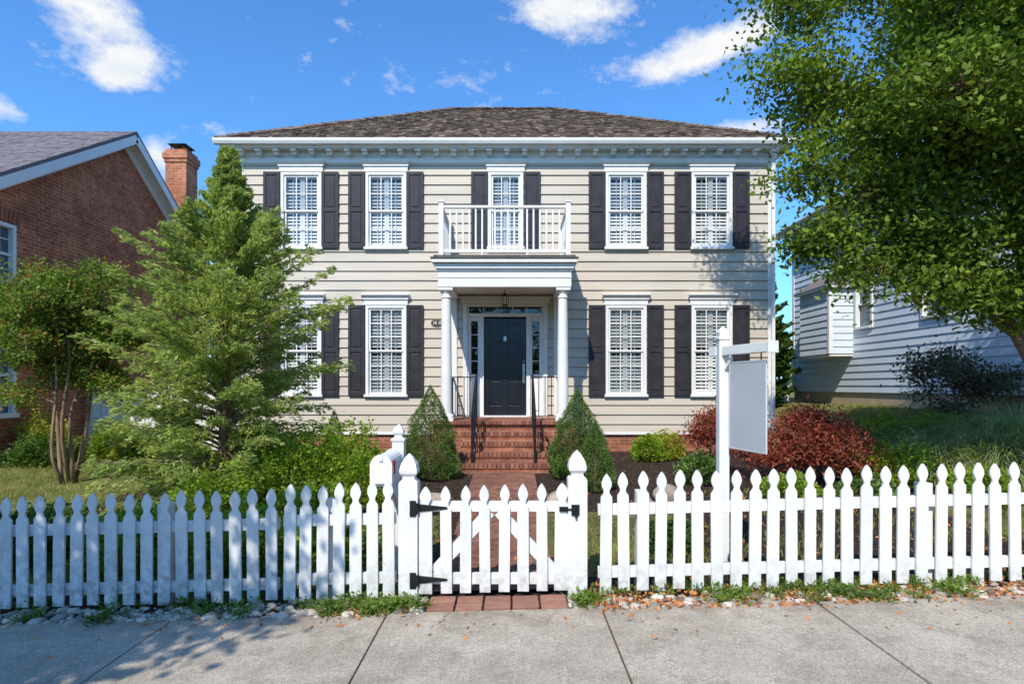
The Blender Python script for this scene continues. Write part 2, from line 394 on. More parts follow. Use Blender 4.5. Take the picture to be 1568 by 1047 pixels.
mb.build('siding',[siding],house)
mb=MB()
mb.box(XL+.01,XR-.01,WY+.02,YB-.02,-.4,.615); mb.build('foundation',[brick],house)
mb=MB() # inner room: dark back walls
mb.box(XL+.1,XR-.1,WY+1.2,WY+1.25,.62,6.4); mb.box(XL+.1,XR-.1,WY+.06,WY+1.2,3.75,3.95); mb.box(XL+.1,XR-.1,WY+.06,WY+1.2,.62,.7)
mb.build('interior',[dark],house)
# trim
mb=MB()
for x0,x1 in ((XL-.03,XL+.1),(XR-.1,XR+.03)): mb.box(x0,x1,WY-.035,WY+.1,.6,6.26)
mb.box(XL-.01,XR+.01,WY-.035,WY-.002,.6,.655)
mb.box(XL-.02,XR+.02,WY-.04,WY+.0,6.262,6.50)
mb.box(XL-.03,XR+.03,WY-.065,WY-.041,6.40,6.50)
ex0,ex1,ey0,ey1=-5.99,5.73,12.0,21.0
mb.box(ex0+.02,ex1-.02,ey0+.02,ey1-.02,6.502,6.53)          # soffit
for a in ((ex0+.01,ex1-.01,ey0+.01,ey0+.035),(ex0+.01,ex1-.01,ey1-.035,ey1-.01),(ex0+.01,ex0+.035,ey0+.04,ey1-.04),(ex1-.035,ex1-.01,ey0+.04,ey1-.04)):
    mb.box(a[0],a[1],a[2],a[3],6.49,6.62)
x=XL+.06
while x<XR: # modillion blocks
    mb.box(x,x+.11,WY-.26,WY-.066,6.435,6.5); mb.box(x+.01,x+.10,WY-.19,WY-.066,6.385,6.434); x+=.366
y=WY+.1
while y<YB:
    mb.box(XR+.032,XR+.2,y,y+.1,6.445,6.5); mb.box(XL-.2,XL-.032,y,y+.1,6.445,6.5); y+=.366
mb.box(XR+.0,XR+.03,WY+.1,YB,6.28,6.5); mb.box(XL-.03,XL,WY+.1,YB,6.28,6.5)
mb.build('trim',[white],house,bevel=.004)
mb=MB() # gutter
prof=[(0,0),(-.09,0),(-.115,.05),(-.12,.105),(-.108,.105),(-.1,.06),(-.08,.015),(0,.015)]
mb.prism([(ey0+.01+p[0],6.535+p[1]) for p in prof],'x',ex0-.08,ex1+.08)
for sx,xx in ((-1,XL+.02),(1,XR-.02)):
    mb.beam((xx,ey0-.03,6.53),(xx,WY-.09,6.25),.06,.045,(0,1,0)); mb.beam((xx,WY-.08,6.27),(xx,WY-.08,.45),.065,.05,(0,1,0))
    mb.beam((xx,WY-.08,.47),(xx,WY-.35,.3),.065,.05,(0,0,1))
mb.build('gutter',[white],house)
# windows
mw=MB(); mg=MB(); ml=MB(); msh=MB()
for cx,w,z0,z1,rows in wins:
    x0,x1=cx-w/2,cx+w/2; yf=WY-.05
    mw.box(x0,x0+.06,yf,WY+.07,z0+.05,z1); mw.box(x1-.06,x1,yf,WY+.07,z0+.05,z1); mw.box(x0+.06,x1-.06,yf,WY+.07,z1-.06,z1)
    mw.box(x0-.03,x1+.03,WY-.09,WY+.07,z0,z0+.05)
    mw.box(x0-.03,x1+.03,WY-.06,WY,z1+.002,z1+.11); mw.box(x0-.05,x1+.05,WY-.085,WY,z1+.112,z1+.145)
    mw.prism([(WY,z1+.147),(WY-.09,z1+.147),(WY-.14,z1+.2),(WY-.14,z1+.225),(WY,z1+.235)],'x',x0-.075,x1+.075)
    a0,a1,b0,b1=x0+.062,x1-.062,z0+.052,z1-.062; zm=(b0+b1)/2
    for (c0,c1,ys_) in ((zm-.01,b1,WY-.022),(b0,zm+.02,WY+.002)):
        y0,y1=ys_,ys_+.022
        mw.box(a0,a0+.04,y0,y1,c0,c1); mw.box(a1-.04,a1,y0,y1,c0,c1)
        mw.box(a0+.04,a1-.04,y0,y1,c0,c0+.04); mw.box(a0+.04,a1-.04,y0,y1,c1-.04,c1)
        for i in (1,2):
            xx=a0+.04+(a1-a0-.08)*i/3; mw.box(xx-.010,xx+.010,y0+.004,y1-.002,c0+.041,c1-.041)
        for i in range(1,rows):
            zz=c0+.04+(c1-c0-.08)*i/rows; mw.box(a0+.041,a1-.041,y0+.006,y1-.004,zz-.010,zz+.010)
        mg.add([(a0+.03,y0+.014,c0+.03),(a1-.03,y0+.014,c0+.03),(a1-.03,y0+.014,c1-.03),(a0+.03,y0+.014,c1-.03)],[(0,1,2,3)])
    # plantation shutters
    ya=WY+.045
    for p in range(2):
        p0=a0-.02+(a1-a0+.04)*p/2+.002; p1=a0-.02+(a1-a0+.04)*(p+1)/2-.002
        ml.box(p0,p0+.045,ya,ya+.03,b0,b1); ml.box(p1-.045,p1,ya,ya+.03,b0,b1)
        for zz in (b0,zm-.04,b1-.06): ml.box(p0+.045,p1-.045,ya,ya+.03,zz,zz+.07)
        z=b0+.095
        while z<b1-.08:
            if abs(z-zm+.005)>.06:
                ml.beam((p0+.046,ya+.022,z),(p1-.046,ya+.022,z),.066,.008,(0,-1.35 if z>2.5 else -1.0,1))
            z+=.07
        ml.box((p0+p1)/2-.007,(p0+p1)/2+.007,ya-.010,ya-.004,b0+.08,b1-.08)
    for sx in (-1,1):
        if sx<0: s1=x0-.012; s0=s1-.345
        else: s0=x1+.012; s1=s0+.345
        yF=WY-.072; yB=WY-.032
        za,zb=z0+.02,z1
        msh.box(s0+.02,s1-.02,yF+.018,yB,za+.02,zb-.02)
        msh.box(s0,s0+.055,yF,yB,za,zb); msh.box(s1-.055,s1,yF,yB,za,zb)
        zmid=za+(zb-za)*.5
        for c0,c1 in ((za,za+.09),(zmid-.04,zmid+.04),(zb-.07,zb)): msh.box(s0+.055,s1-.055,yF+.001,yB,c0,c1)
        for c0,c1 in ((za+.09,zmid-.04),(zmid+.04,zb-.07)):
            msh.prism([(s0+.085,c0+.03),(s1-.085,c0+.03),(s1-.085,c1-.03),(s0+.085,c1-.03)],'y',yF+.006,yF+.02)
mw.build('window_frames',[white],house,bevel=.002); mg.build('window_glass',[glass],house)
ml.build('interior_shutters',[louv],house); msh.build('shutters',[shut],house,bevel=.004)
# roof
mb=MB()
rzE=6.62; rz=9.36; rl,rr=-1.6,1.2; ry=16.5
A=Vector((ex0-.05,ey0-.05,rzE));B=Vector((ex1+.05,ey0-.05,rzE));C=Vector((ex1+.05,ey1+.05,rzE));D=Vector((ex0-.05,ey1+.05,rzE));P=Vector((rl,ry,rz));Q=Vector((rr,ry,rz))
mb.add([A,B,C,D,P,Q],[(0,1,5,4),(1,2,5),(2,3,4,5),(3,0,4)])
mb.add([A,B,C,D],[(0,1,2,3)])
def shakes(mb,a,b,c,d,e=.19,wmin=.07,wmax=.17,th=.03,jit=.03):
    n=(b-a).cross(d-a).normalized()
    if n.z<0: n=-n
    total=((d-a)-(b-a).normalized()*((d-a).dot((b-a).normalized()))).length
    rows=int(total/e)
    for r in range(rows+1):
        t=r/(rows+.6); l=a.lerp(d,t); q=b.lerp(c,t); u=(q-l); Ln=u.length
        if Ln<.05: break
        u.normalize(); vdir=n.cross(u).normalized()
        if vdir.z<0: vdir=-vdir
        t2=min(1.,t+e*1.35/total); l2=a.lerp(d,t2); q2=b.lerp(c,t2); sl2=(l2-l).dot(u); sr2=(q2-l).dot(u); hh=total*(t2-t)
        s=0
        while s<Ln:
            w=min(R(wmin,wmax),Ln-s); 
            if w<.02: break
            j=R(-jit,jit); h=th*R(.5,1.8); p0=l+u*s+vdir*j; p1=l+u*(s+w-.006)+vdir*j
            ta=min(max(s,sl2),sr2); tb=min(max(s+w-.006,sl2),sr2)
            q0=l+u*ta+vdir*hh; q1=l+u*tb+vdir*hh
            tw=R(-.006,.006)
            mb.add([p0+n*.001,p1+n*.001,q1+n*.001,q0+n*.001,p0+n*(h+tw),p1+n*(h-tw),q1+n*.008,q0+n*.008],MB.HF)
            s+=w
shakes(mb,A,B,Q,P); shakes(mb,B,C,Q,Q); shakes(mb,C,D,P,Q); shakes(mb,D,A,P,P)
for p,q in ((A,P),(B,Q),(C,Q),(D,P),(P,Q)):
    L_=(q-p).length; k=int(L_/.12); ax=(q-p).normalized()
    sd_=ax.cross(Vector((0,0,1))).normalized()
    for i in range(k):
        a=p.lerp(q,i/k); b=p.lerp(q,min(1,(i+2.2)/k))
        for sx in (-1,1):
            up_=(Vector((0,0,1))+sd_*sx*.55).normalized(); o=sd_*sx*.055
            mb.beam(a+o+Vector((0,0,.030+R(0,.025))),b+o+Vector((0,0,.018)),R(.10,.14),.014,up_)
mb.build('roof',[shake],house)
# ---- door & surround
mb=MB(); cd=-.145
dz0,dz1=1.0,3.03
mb.box(-1.02,-.93,WY-.07,WY+.05,.97,3.33); mb.box(.65,.74,WY-.07,WY+.05,.97,3.33)
mb.box(-1.06,.78,WY-.08,WY+.05,3.332,3.43); mb.box(-1.10,.82,WY-.13,WY+.05,3.432,3.47)
mb.box(-.928,.648,WY-.03,WY+.06,3.06,3.13); mb.box(-.928,.648,WY-.03,WY+.06,3.27,3.33)
for x0,x1 in ((-.928,-.90),(-.67,-.59),(.30,.38),(.62,.648)): mb.box(x0,x1,WY-.04,WY+.06,.97,3.06)
mb.box(-.928,-.90,WY-.03,WY+.06,3.13,3.27); mb.box(.62,.648,WY-.03,WY+.06,3.13,3.27)
for i in range(1,5):
    xx=-.90+1.52*i/5; mb.box(xx-.008,xx+.008,WY+.0,WY+.02,3.13,3.27)
for x0,x1 in ((-.90,-.67),(.38,.62)):
    mb.box(x0,x1,WY+.01,WY+.05,.97,1.86); mb.box(x0+.05,x1-.05,WY-.005,WY+.011,1.1,1.74)
    mb.box(x0,x0+.045,WY+.0,WY+.045,1.862,3.058); mb.box(x1-.045,x1,WY,WY+.045,1.862,3.058); mb.box(x0+.045,x1-.045,WY,WY+.045,2.97,3.058)
    for i in range(1,4):
        zz=1.862+1.1*i/4; mb.box(x0+.046,x1-.046,WY+.005,WY+.02,zz-.008,zz+.008)
mb.build('door_surround',[white],house,bevel=.004)
mb=MB()
for a,b,c,d in ((-.855,-.715,1.87,2.97),(.425,.575,1.87,2.97),(-.9,.62,3.13,3.27)): mb.add([(a,WY+.028,c),(b,WY+.028,c),(b,WY+.028,d),(a,WY+.028,d)],[(0,1,2,3)])
mb.build('door_glass',[glass],house)
mb=MB(); yD=WY+.03
mb.box(-.588,.298,yD+.015,yD+.05,dz0,dz1)
st=[(-.588,-.478),(-.20,-.09),(.188,.298)]
for a,b in st: mb.box(a,b,yD,yD+.016,dz0,dz1)
for a,b in ((dz0,1.2),(1.75,1.9),(2.55,2.66),(2.92,dz1)):
    mb.box(-.478,-.20,yD+.001,yD+.016,a,b); mb.box(-.09,.188,yD+.001,yD+.016,a,b)
for a,b in ((1.2,1.75),(1.9,2.55),(2.66,2.92)):
    for x0,x1 in ((-.478,-.20),(-.09,.188)): mb.box(x0+.04,x1-.04,yD+.005,yD+.02,a+.04,b-.04)
mb.build('front_door',[doorm],house,bevel=.004)
mb=MB(); mb.tube([(.245,yD-.03,1.95),(.245,yD-.06,1.88),(.245,yD-.06,1.78),(.245,yD-.03,1.72)],.011,8); mb.box(.222,.268,yD-.03,yD,1.68,2.08)
mb.lathe([(.0,2.10),(.02,2.11),(.03,2.13),(.02,2.15),(0,2.16)],.245,yD-.03,12)
mb.prism([(-.145+.035*math.cos(t),2.61+.05*math.sin(t)) for t in np.linspace(0,6.28,12,endpoint=False)],'y',yD-.025,yD)
mb.tube([(-.175,yD-.04,2.62),(-.165,yD-.05,2.55),(-.145,yD-.05,2.53),(-.125,yD-.05,2.55),(-.115,yD-.04,2.62)],.009,8)
mb.build('door_hardware',[metal],house)
mb=MB(); mb.box(-.62,.33,WY-.1,WY+.03,.972,.999); mb.build('door_sill',[white],house)
# plaque, lantern
mb=MB(); mb.prism([(-1.57+.125*math.cos(t),2.93+.075*math.sin(t)) for t in np.linspace(0,6.28,24,endpoint=False)],'y',WY-.05,WY-.02,0)
mb.prism([(-1.57+.11*math.cos(t),2.93+.06*math.sin(t)) for t in np.linspace(0,6.28,24,endpoint=False)],'y',WY-.054,WY-.05,1)
for i,x in enumerate((-1.63,-1.575,-1.52)):
    mb.box(x-.005,x+.005,WY-.058,WY-.054,2.895,2.965,2)
    if i!=1: mb.box(x+.006,x+.03,WY-.058,WY-.054,2.925,2.935,2); mb.box(x+.03,x+.038,WY-.058,WY-.054,2.895,2.965,2)
mb.build('number_plaque',[brass,shut,white],house)
mb=MB(); lx,ly=-.14,11.5
mb.tube([(lx,ly,3.5),(lx,ly,3.42)],.008,6); mb.lathe([(.02,3.43),(.06,3.39),(.075,3.38)],lx,ly,6); mb.lathe([(.06,3.18),(.065,3.2)],lx,ly,6)
for k in range(6):
    t=k*math.pi/3; mb.tube([(lx+.07*math.cos(t),ly+.07*math.sin(t),3.38),(lx+.06*math.cos(t),ly+.06*math.sin(t),3.19)],.005,5)
mb.build('porch_lantern',[black],house)
# ---- porch
mb=MB()
mb.box(-1.45,1.17,10.72,WY-.005,-.2,.93)
for i in range(1,5): mb.box(-.14-.74,-.14+.74,10.72-.30*i,10.72-.30*(i-1)-.001,-.2,.93-.15*i-.045)
mb.build('porch_base',[brick],house)
mb=MB()
mb.box(-1.48,1.20,10.69,WY-.03,.932,.97)
def rowlock(y0,y1,x0,x1,z0,z1):
    x=x0
    while x<x1-.02:
        mb.box(x,min(x+.062,x1),y0+R(-.003,.003),y1,z0,z1-R(0,.004)); x+=.073
rowlock(10.66,10.86,-1.5,1.22,.915,.975)
for i in range(1,5): rowlock(10.70-.30*i,10.72-.30*i+.2,-.14-.76,-.14+.76,.93-.15*i-.05,.93-.15*i+.012)
for i in range(1,5): mb.box(-.14-.74,-.14+.74,10.92-.30*i,10.72-.3*(i-1)+.01,.93-.15*i-.05,.93-.15*i+.008)
mb.build('porch_steps',[M('step_brick',(.13,.052,.036),(.36,.155,.10),.85,9.,isl=.75,bump=.4)],house)
mb=MB()
for cx in (-1.22,.944):
    cy=10.92
    mb.box(cx-.14,cx+.14,cy-.14,cy+.14,.97,1.03)
    pr=[(.135,1.03),(.14,1.05),(.13,1.075),(.115,1.09),(.105,1.11)]
    for i in range(9):
        t=i/8; pr.append((.105-.02*t**1.6,1.11+t*2.13))
    pr+=[(.1,3.245),(.1,3.26),(.086,3.27),(.086,3.33),(.1,3.34),(.125,3.38)]
    mb.lathe(pr,cx,cy,28); mb.box(cx-.13,cx+.13,cy-.13,cy+.13,3.38,3.43)
    mb.box(cx-.07,cx+.07,WY-.045,WY-.02,.97,3.43)
mb.build('columns',[white],house)
mb=MB()
ex_,ex2=-1.36,1.09
mb.box(ex_,ex2,10.78,11.02,3.432,3.72); mb.box(ex_,ex_+.24,11.02,WY-.03,3.432,3.72); mb.box(ex2-.24,ex2,11.02,WY-.03,3.432,3.72)
mb.box(ex_+.24,ex2-.24,11.02,WY-.03,3.52,3.56)
mb.box(ex_-.012,ex2+.012,10.768,WY-.03,3.60,3.62)
mb.box(ex_-.025,ex2+.025,10.755,WY-.03,3.722,3.76)
mb.prism([(ex_-.03,3.762),(ex2+.03,3.762),(ex2+.09,3.86),(ex_-.09,3.86)],'y',10.72,WY-.03)
mb.box(ex_-.10,ex2+.10,10.65,WY-.03,3.861,3.93)
mb.build('porch_entablature',[white],house,bevel=.004)
mb=MB(); mb.box(ex_-.12,ex2+.12,10.63,WY-.03,3.932,3.955); mb.box(ex_-.07,ex2+.07,10.69,WY-.03,3.956,4.0)
mb.build('balcony_deck',[M('lead_flashing',(.06,.055,.05),(.13,.11,.10),.7,6.)],house)
mb=MB()
bx0,bx1,by=-1.30,1.03,10.80
for x in (bx0,bx1):
    for y in (by,WY-.1):
        mb.box(x-.045,x+.045,y-.045,y+.045,4.0,4.98); mb.box(x-.06,x+.06,y-.06,y+.06,4.98,5.005)
        mb.lathe([(.07,5.005),(.0,5.04)],x,y,4,rot=math.pi/4)
def rail(p,q):
    p=Vector(p);q=Vector(q); d=(q-p); L_=d.length; d.normalize()
    mb.beam(p+Vector((0,0,4.90)),q+Vector((0,0,4.90)),.07,.045); mb.beam(p+Vector((0,0,4.09)),q+Vector((0,0,4.09)),.05,.06)
    k=round(L_/.118)
    for i in range(1,k):
        c=p+d*(L_*i/k); mb.beam(c+Vector((0,0,4.12)),c+Vector((0,0,4.878)),.032,.032,(1,0,0))
rail((bx0+.045,by,0),(bx1-.045,by,0)); rail((bx0,by+.045,0),(bx0,WY-.145,0)); rail((bx1,by+.045,0),(bx1,WY-.145,0))
for x in (-.55,.28): mb.box(x-.02,x+.02,by-.02,by+.02,4.0,4.06)
mb.build('balcony_railing',[white],house,bevel=.003)
mb=MB()
def ironrail(p,q,zp,zq,b=.08,sp=.115):
    p=Vector((p[0],p[1],0));q=Vector((q[0],q[1],0));L_=(q-p).length;k=max(2,round(L_/sp))
    mb.beam(p+Vector((0,0,zp)),q+Vector((0,0,zq)),.04,.018); mb.beam(p+Vector((0,0,zp-.72)),q+Vector((0,0,zq-.72)),.03,.014)
    for i in range(1,k):
        c=p.lerp(q,i/k); zt=zp+(zq-zp)*i/k; mb.beam(c+Vector((0,0,zt-.72)),c+Vector((0,0,zt)),.014,.014,(1,0,0))
xl,xr=-.66,.38
ironrail((-1.12,10.92),(xl,10.92),1.78,1.78); ironrail((xr,10.92),(.85,10.92),1.78,1.78)
ironrail((-1.22,11.03),(-1.22,WY-.05),1.78,1.78); ironrail((.944,11.03),(.944,WY-.05),1.78,1.78)
for x in (xl,xr):
    mb.box(x-.018,x+.018,10.902,10.938,.97,1.83)
    mb.beam((x,10.92,1.80),(x,9.75,1.14),.042,.022); mb.beam((x,10.9,1.1),(x,9.78,.48),.03,.014)
    for i in range(1,9):
        y=10.92-(1.14)*i/9; z=1.8-.66*(10.92-y)/1.17; mb.box(x-.007,x+.007,y-.007,y+.007,z-.69,z)
    mb.box(x-.02,x+.02,9.73,9.77,.3,1.14)
    mb.tube([(x,9.75,1.14),(x,9.66,1.13),(x,9.61,1.08),(x,9.64,1.03),(x,9.68,1.05)],.013,6)
mb.build('iron_railing',[black],house)
# ---------------------------------------------------------------- left brick neighbour
nb=empty('brick_house')
X0=-9.6; ya,yr,yb2=10.05,14.55,18.45; ze,zr=5.0,7.8
w_open=[(10.55,11.35,3.55,4.7),(10.55,11.35,1.05,2.6)]
mb=MB()
def strip(y0,y1,z0,z1): mb.add([(X0,y0,z0),(X0,y1,z0),(X0,y1,z1),(X0,y0,z1)],[(0,1,2,3)])
strip(ya,10.55,-.5,ze); strip(11.35,yb2,-.5,ze); strip(10.55,11.35,-.5,1.05); strip(10.55,11.35,2.6,3.55); strip(10.55,11.35,4.7,ze)
mb.add([(X0,ya,ze),(X0,yb2,ze),(X0,yr,zr)],[(0,1,2)])
mb.add([(X0,ya,-.5),(-22,ya,-.5),(-22,ya,ze),(X0,ya,ze)],[(0,1,2,3)]); mb.add([(X0,yb2,-.5),(-22,yb2,-.5),(-22,yb2,ze),(X0,yb2,ze)],[(0,1,2,3)])
mb.add([(-22,ya,-.5),(-22,yb2,-.5),(-22,yb2,ze),(-22,yr,zr),(-22,ya,ze)],[(0,1,2,3,4)])
mb.build('walls',[brickl],nb)
mb=MB()
for a,b,c,d in w_open:
    mb.box(X0-.1,X0+.03,a,a+.07,c,d); mb.box(X0-.1,X0+.03,b-.07,b,c,d); mb.box(X0-.1,X0+.03,a+.07,b-.07,d-.07,d); mb.box(X0-.1,X0+.07,a-.03,b+.03,c-.04,c+.05)
    mb.box(X0-.07,X0-.03,a+.07,b-.07,(c+d)/2-.025,(c+d)/2+.025)
    for i in (1,2): yy_=a+.07+(b-a-.14)*i/3; mb.box(X0-.068,X0-.045,yy_-.01,yy_+.01,c+.05,d-.07)
    for i in (1,3): zz=c+(d-c)*i/4; mb.box(X0-.067,X0-.046,a+.07,b-.07,zz-.01,zz+.01)
mb.build('window_frames',[white],nb)
mb=MB()
for a,b,c,d in w_open: mb.box(X0-.085,X0-.075,a+.05,b-.05,c,d)
mb.build('window_glass',[M('dark_glass',(.05,.08,.12),(.09,.14,.2),.06,1.,spec=.8)],nb)
mb=MB() # arched brick headers
for a,b,c,d in w_open:
    for i in range(11):
        t=(i-5)/5; y=(a+b)/2+t*.46; zc=d+.11+.06*(1-t*t)
        mb.beam((X0+.012,y-t*.02,zc-.12),(X0+.012,y+t*.03,zc+.12),.075,.03,(1,0,0))
mb.build('brick_arches',[M('arch_brick',(.28,.09,.05),(.42,.16,.09),.85,9.,isl=.7)],nb)
mb=MB(); ov=.32
s1=(zr-ze)/(yr-ya); s2=(zr-ze)/(yb2-yr)
E1=Vector((0,ya-.35,ze-.35*s1)); E2=Vector((0,yb2+.35,ze-.35*s2))
xo=X0+ov
mb2=MB()
for (E,sg) in ((E1,1),(E2,-1)):
    a=Vector((-22.3,E.y,E.z+.10)); b=Vector((xo,E.y,E.z+.10)); c=Vector((xo,yr,zr+.10)); d=Vector((-22.3,yr,zr+.10))
    mb.add([a,b,c,d,a-Vector((0,0,.09)),b-Vector((0,0,.09)),c-Vector((0,0,.09)),d-Vector((0,0,.09))],[(0,1,2,3),(4,5,6,7),(0,1,5,4),(1,2,6,5),(2,3,7,6),(3,0,4,7)])
    b2=Vector((-13.5,E.y,E.z+.10)); d2=Vector((-13.5,yr,zr+.10))
    if sg>0: shakes(mb,b2,b,c,d2,e=.14,wmin=.2,wmax=.33,th=.010,jit=.002)
    mb2.beam((xo-.012,E.y,E.z-.085),(xo-.012,yr,zr-.085),.028,.19,(0,0,1)); mb2.beam((X0+.02,E.y,E.z-.17),(X0+.02,yr,zr-.17),.03,.24)
    mb2.beam((xo-.16,E.y,E.z-.02),(xo-.16,yr,zr-.02),.29,.02)
mb.build('roof',[shingle],nb); mb2.build('rake_trim',[white],nb)
mb=MB()
mb.box(-9.97,-9.37,16.9,17.5,-.3,8.05); mb.box(-10.0,-9.34,16.87,17.53,8.052,8.15); mb.box(-10.03,-9.31,16.84,17.56,8.152,8.32); mb.box(-9.98,-9.36,16.89,17.51,8.322,8.42)
mb.build('chimney',[brickmat('chimney_brick',(.50,.17,.08),(.38,.12,.06),(.38,.28,.2),.215,.076,.018)],nb)
mb=MB()
for x in (-9.85,-9.5):
    for y in (17.0,17.4): mb.box(x-.015,x+.015,y-.015,y+.015,8.42,8.58)
mb.box(-9.93,-9.41,16.93,17.47,8.58,8.60); mb.lathe([(.3,8.60),(.12,8.66),(0,8.68)],-9.67,17.2,4,rot=math.pi/4)
mb.build('chimney_cap',[black],nb)
# ---------------------------------------------------------------- right neighbour
rb=empty('siding_house')
RX=8.5; RY0,RY1=8.8,17.75; zf=1.46; RE=6.15
mb=MB()
lap_wall(mb,RX,RY0,0,1,-1,0,RY1-RY0,zf,RE,[(13.86-RY0,14.44-RY0,3.05,4.15),(11.3-RY0,12.1-RY0,3.05,4.4)],ex=.17)
lap_wall(mb,RX,RY0,1,0,0,-1,9,zf,RE,ex=.17); lap_wall(mb,RX,RY1,1,0,0,1,9,zf,RE,ex=.17); lap_wall(mb,RX+9,RY0,0,1,1,0,RY1-RY0,zf,RE,ex=.17)
for y in (RY0,RY1): mb.add([(RX,y,RE),(RX+9,y,RE),(RX+4.5,y,RE+2.8)],[(0,1,2)])
bx=7.9; b0,b1=14.62,16.1
lap_wall(mb,bx,b0,0,1,-1,0,b1-b0,2.42,4.08,ex=.17); lap_wall(mb,bx,b0,1,0,0,-1,RX-bx,2.42,4.08,ex=.17); lap_wall(mb,bx,b1,1,0,0,1,RX-bx,2.42,4.08,ex=.17)
mb.build('siding',[nsiding],rb)
mb=MB(); mb.box(RX+.02,RX+8.98,RY0+.02,RY1-.02,0,zf); mb.build('foundation',[stone],rb)
mb=MB()
mb.box(bx,RX,b0,b1,2.36,2.415); mb.box(bx-.03,bx+.07,b0-.03,b0+.05,2.42,4.05)
mb.box(RX-.03,RX+.08,RY1-.1,RY1+.03,zf,RE-.26); mb.box(RX-.03,RX+.08,RY0-.03,RY0+.1,zf,RE-.26)
mb.box(RX-.35,RX+.0,RY0-.3,RY1+.3,RE-.02,RE+.02); mb.box(RX-.38,RX-.35,RY0-.3,RY1+.3,RE-.05,RE+.16)
mb.box(RX-.04,RX-.0,RY0,RY1,RE-.25,RE-.03); mb.box(bx-.12,bx+.0,b0-.12,b1+.12,4.052,4.12); mb.box(bx,RX,b0-.12,b0,4.052,4.12)
for a,b,c,d in ((13.86,14.44,3.05,4.15),(11.3,12.1,3.05,4.4)):
    mb.box(RX-.05,RX+.06,a-.06,a,c-.06,d+.06); mb.box(RX-.05,RX+.06,b,b+.06,c-.06,d+.06); mb.box(RX-.05,RX+.06,a,b,d,d+.06); mb.box(RX-.07,RX+.06,a,b,c-.06,c)
    mb.box(RX,RX+.04,a,b,(c+d)/2-.02,(c+d)/2+.02)
mb.build('trim',[white],rb)
mb=MB(); mb.box(RX+.05,RX+.07,13.8,14.5,3.,4.2); mb.box(RX+.05,RX+.07,11.2,12.2,3.,4.5); mb.build('window_glass',[bpy.data.materials['dark_glass']],rb)
mb=MB()
v=lambda *a:Vector(a)
for a,b,c,d in ((v(RX-.4,RY1+.3,RE+.12),v(RX-.4,RY0-.3,RE+.12),v(RX+4.5,RY0-.3,RE+3.1),v(RX+4.5,RY1+.3,RE+3.1)),(v(RX+9.4,RY1+.3,RE+.12),v(RX+9.4,RY0-.3,RE+.12),v(RX+4.5,RY0-.3,RE+3.1),v(RX+4.5,RY1+.3,RE+3.1))):
    dz=v(0,0,.1); mb.add([a,b,c,d,a-dz,b-dz,c-dz,d-dz],[(0,1,2,3),(4,5,6,7),(0,1,5,4),(1,2,6,5),(2,3,7,6),(3,0,4,7)])
mb.add([(bx-.14,b0-.14,4.123),(bx-.14,b1+.14,4.123),(RX,b1,4.62),(RX,b0,4.62)],[(0,1,2,3)]); mb.add([(bx-.14,b0-.14,4.123),(RX,b0-.14,4.123),(RX,b0,4.62)],[(0,1,2)])
mb.build('roof',[shingle],rb)
# ---------------------------------------------------------------- fences
def picket_outline(w,h):
    k=w/.045
    q=[(.045,-.20),(.043,-.175),(.030,-.160),(.023,-.145),(.022,-.132),(.028,-.118),(.037,-.098),(.040,-.080),(.037,-.060),(.026,-.033),(.012,-.012)]
    r=[(a*k,h+b) for a,b in q]
    return [(-w,0),(w,0)]+r+[(0,h)]+[(-a,b) for a,b in r[::-1]]
def picket(mb,cx,z0,h,w=.044,y=4.5,th=.02,m=0):
    tl=R(-.012,.012); o=picket_outline(w*R(.96,1.04),h)
    mb.prism([(cx+a+tl*b,z0+b) for a,b in o],'y',y-th,y,m)
fence=empty('picket_fence')
def hz(x): return .027*max(-9,min(9,x))
def fsec(name,xa,xb,pitch,h,mat,yo=4.5,lo=.16,hi=.62):
    mb=MB(); n=round((xb-xa)/pitch)
    for i in range(n+1):
        x=xa+(xb-xa)*i/n+R(-.005,.005); picket(mb,x,hz(x)+.03+R(-.008,.008),h+R(-.010,.010),.0445,yo+R(-.003,.003))
    for z in (lo,hi):
        mb.beam((xa-.05,yo+.024,hz(xa)+z+.03),(xb+.05,yo+.024,hz(xb)+z+.03),.038,.085)
    x=xa+.3
    while x<xb+.1:
        mb.box(x-.045,x+.045,yo+.045,yo+.13,hz(x)-.2,hz(x)+.78); x+=2.2
    mb.build(name,[mat],fence,bevel=.003)
fsec('weathered_section',-7.4,-1.84,.1365,.85,fenceold,4.5,.12,.58)
fsec('short_section',-1.70,-.94,.138,.885,fencewhite,4.49,.15,.60)
fsec('long_section',.71,7.4,.1435,.905,fencewhite,4.5,.14,.62)
mb=MB()
def gpost(x,top):
    w=.0725; r2=2**.5; z0=hz(x)
    pr=[(w,z0-.2),(w,top-.235),(w*.96,top-.215),(w*.66,top-.195),(w*.62,top-.175),(w*.9,top-.15),(w*.94,top-.125),(w*.80,top-.08),(w*.42,top-.03),(w*.04,top)]
    mb.lathe([(a*r2,b) for a,b in pr],x,4.53,4,rot=math.pi/4)
gpost(-.79,1.10); gpost(.5,1.125)
mb.build('gate_posts',[fencewhite],fence,bevel=.004)
mb=MB()
gx_=[-.66,-.50,-.355,-.205,-.06,.085,.23,.375]
for i,x in enumerate(gx_): picket(mb,x,hz(x)+.05,.82,.052 if i in(0,7) else .043,4.50)
mb.box(-.715,.425,4.505,4.54,.655,.735); mb.box(-.715,.425,4.505,4.54,.10,.185)
for a,b in (((-.60,.19),(-.17,.655)),((.33,.19),(-.10,.655))):
    mb.beam((a[0],4.523,a[1]),(b[0],4.523,b[1]),.085,.03,(0,1,0))
mb.build('gate',[fencewhite],fence,bevel=.003)
mb=MB()
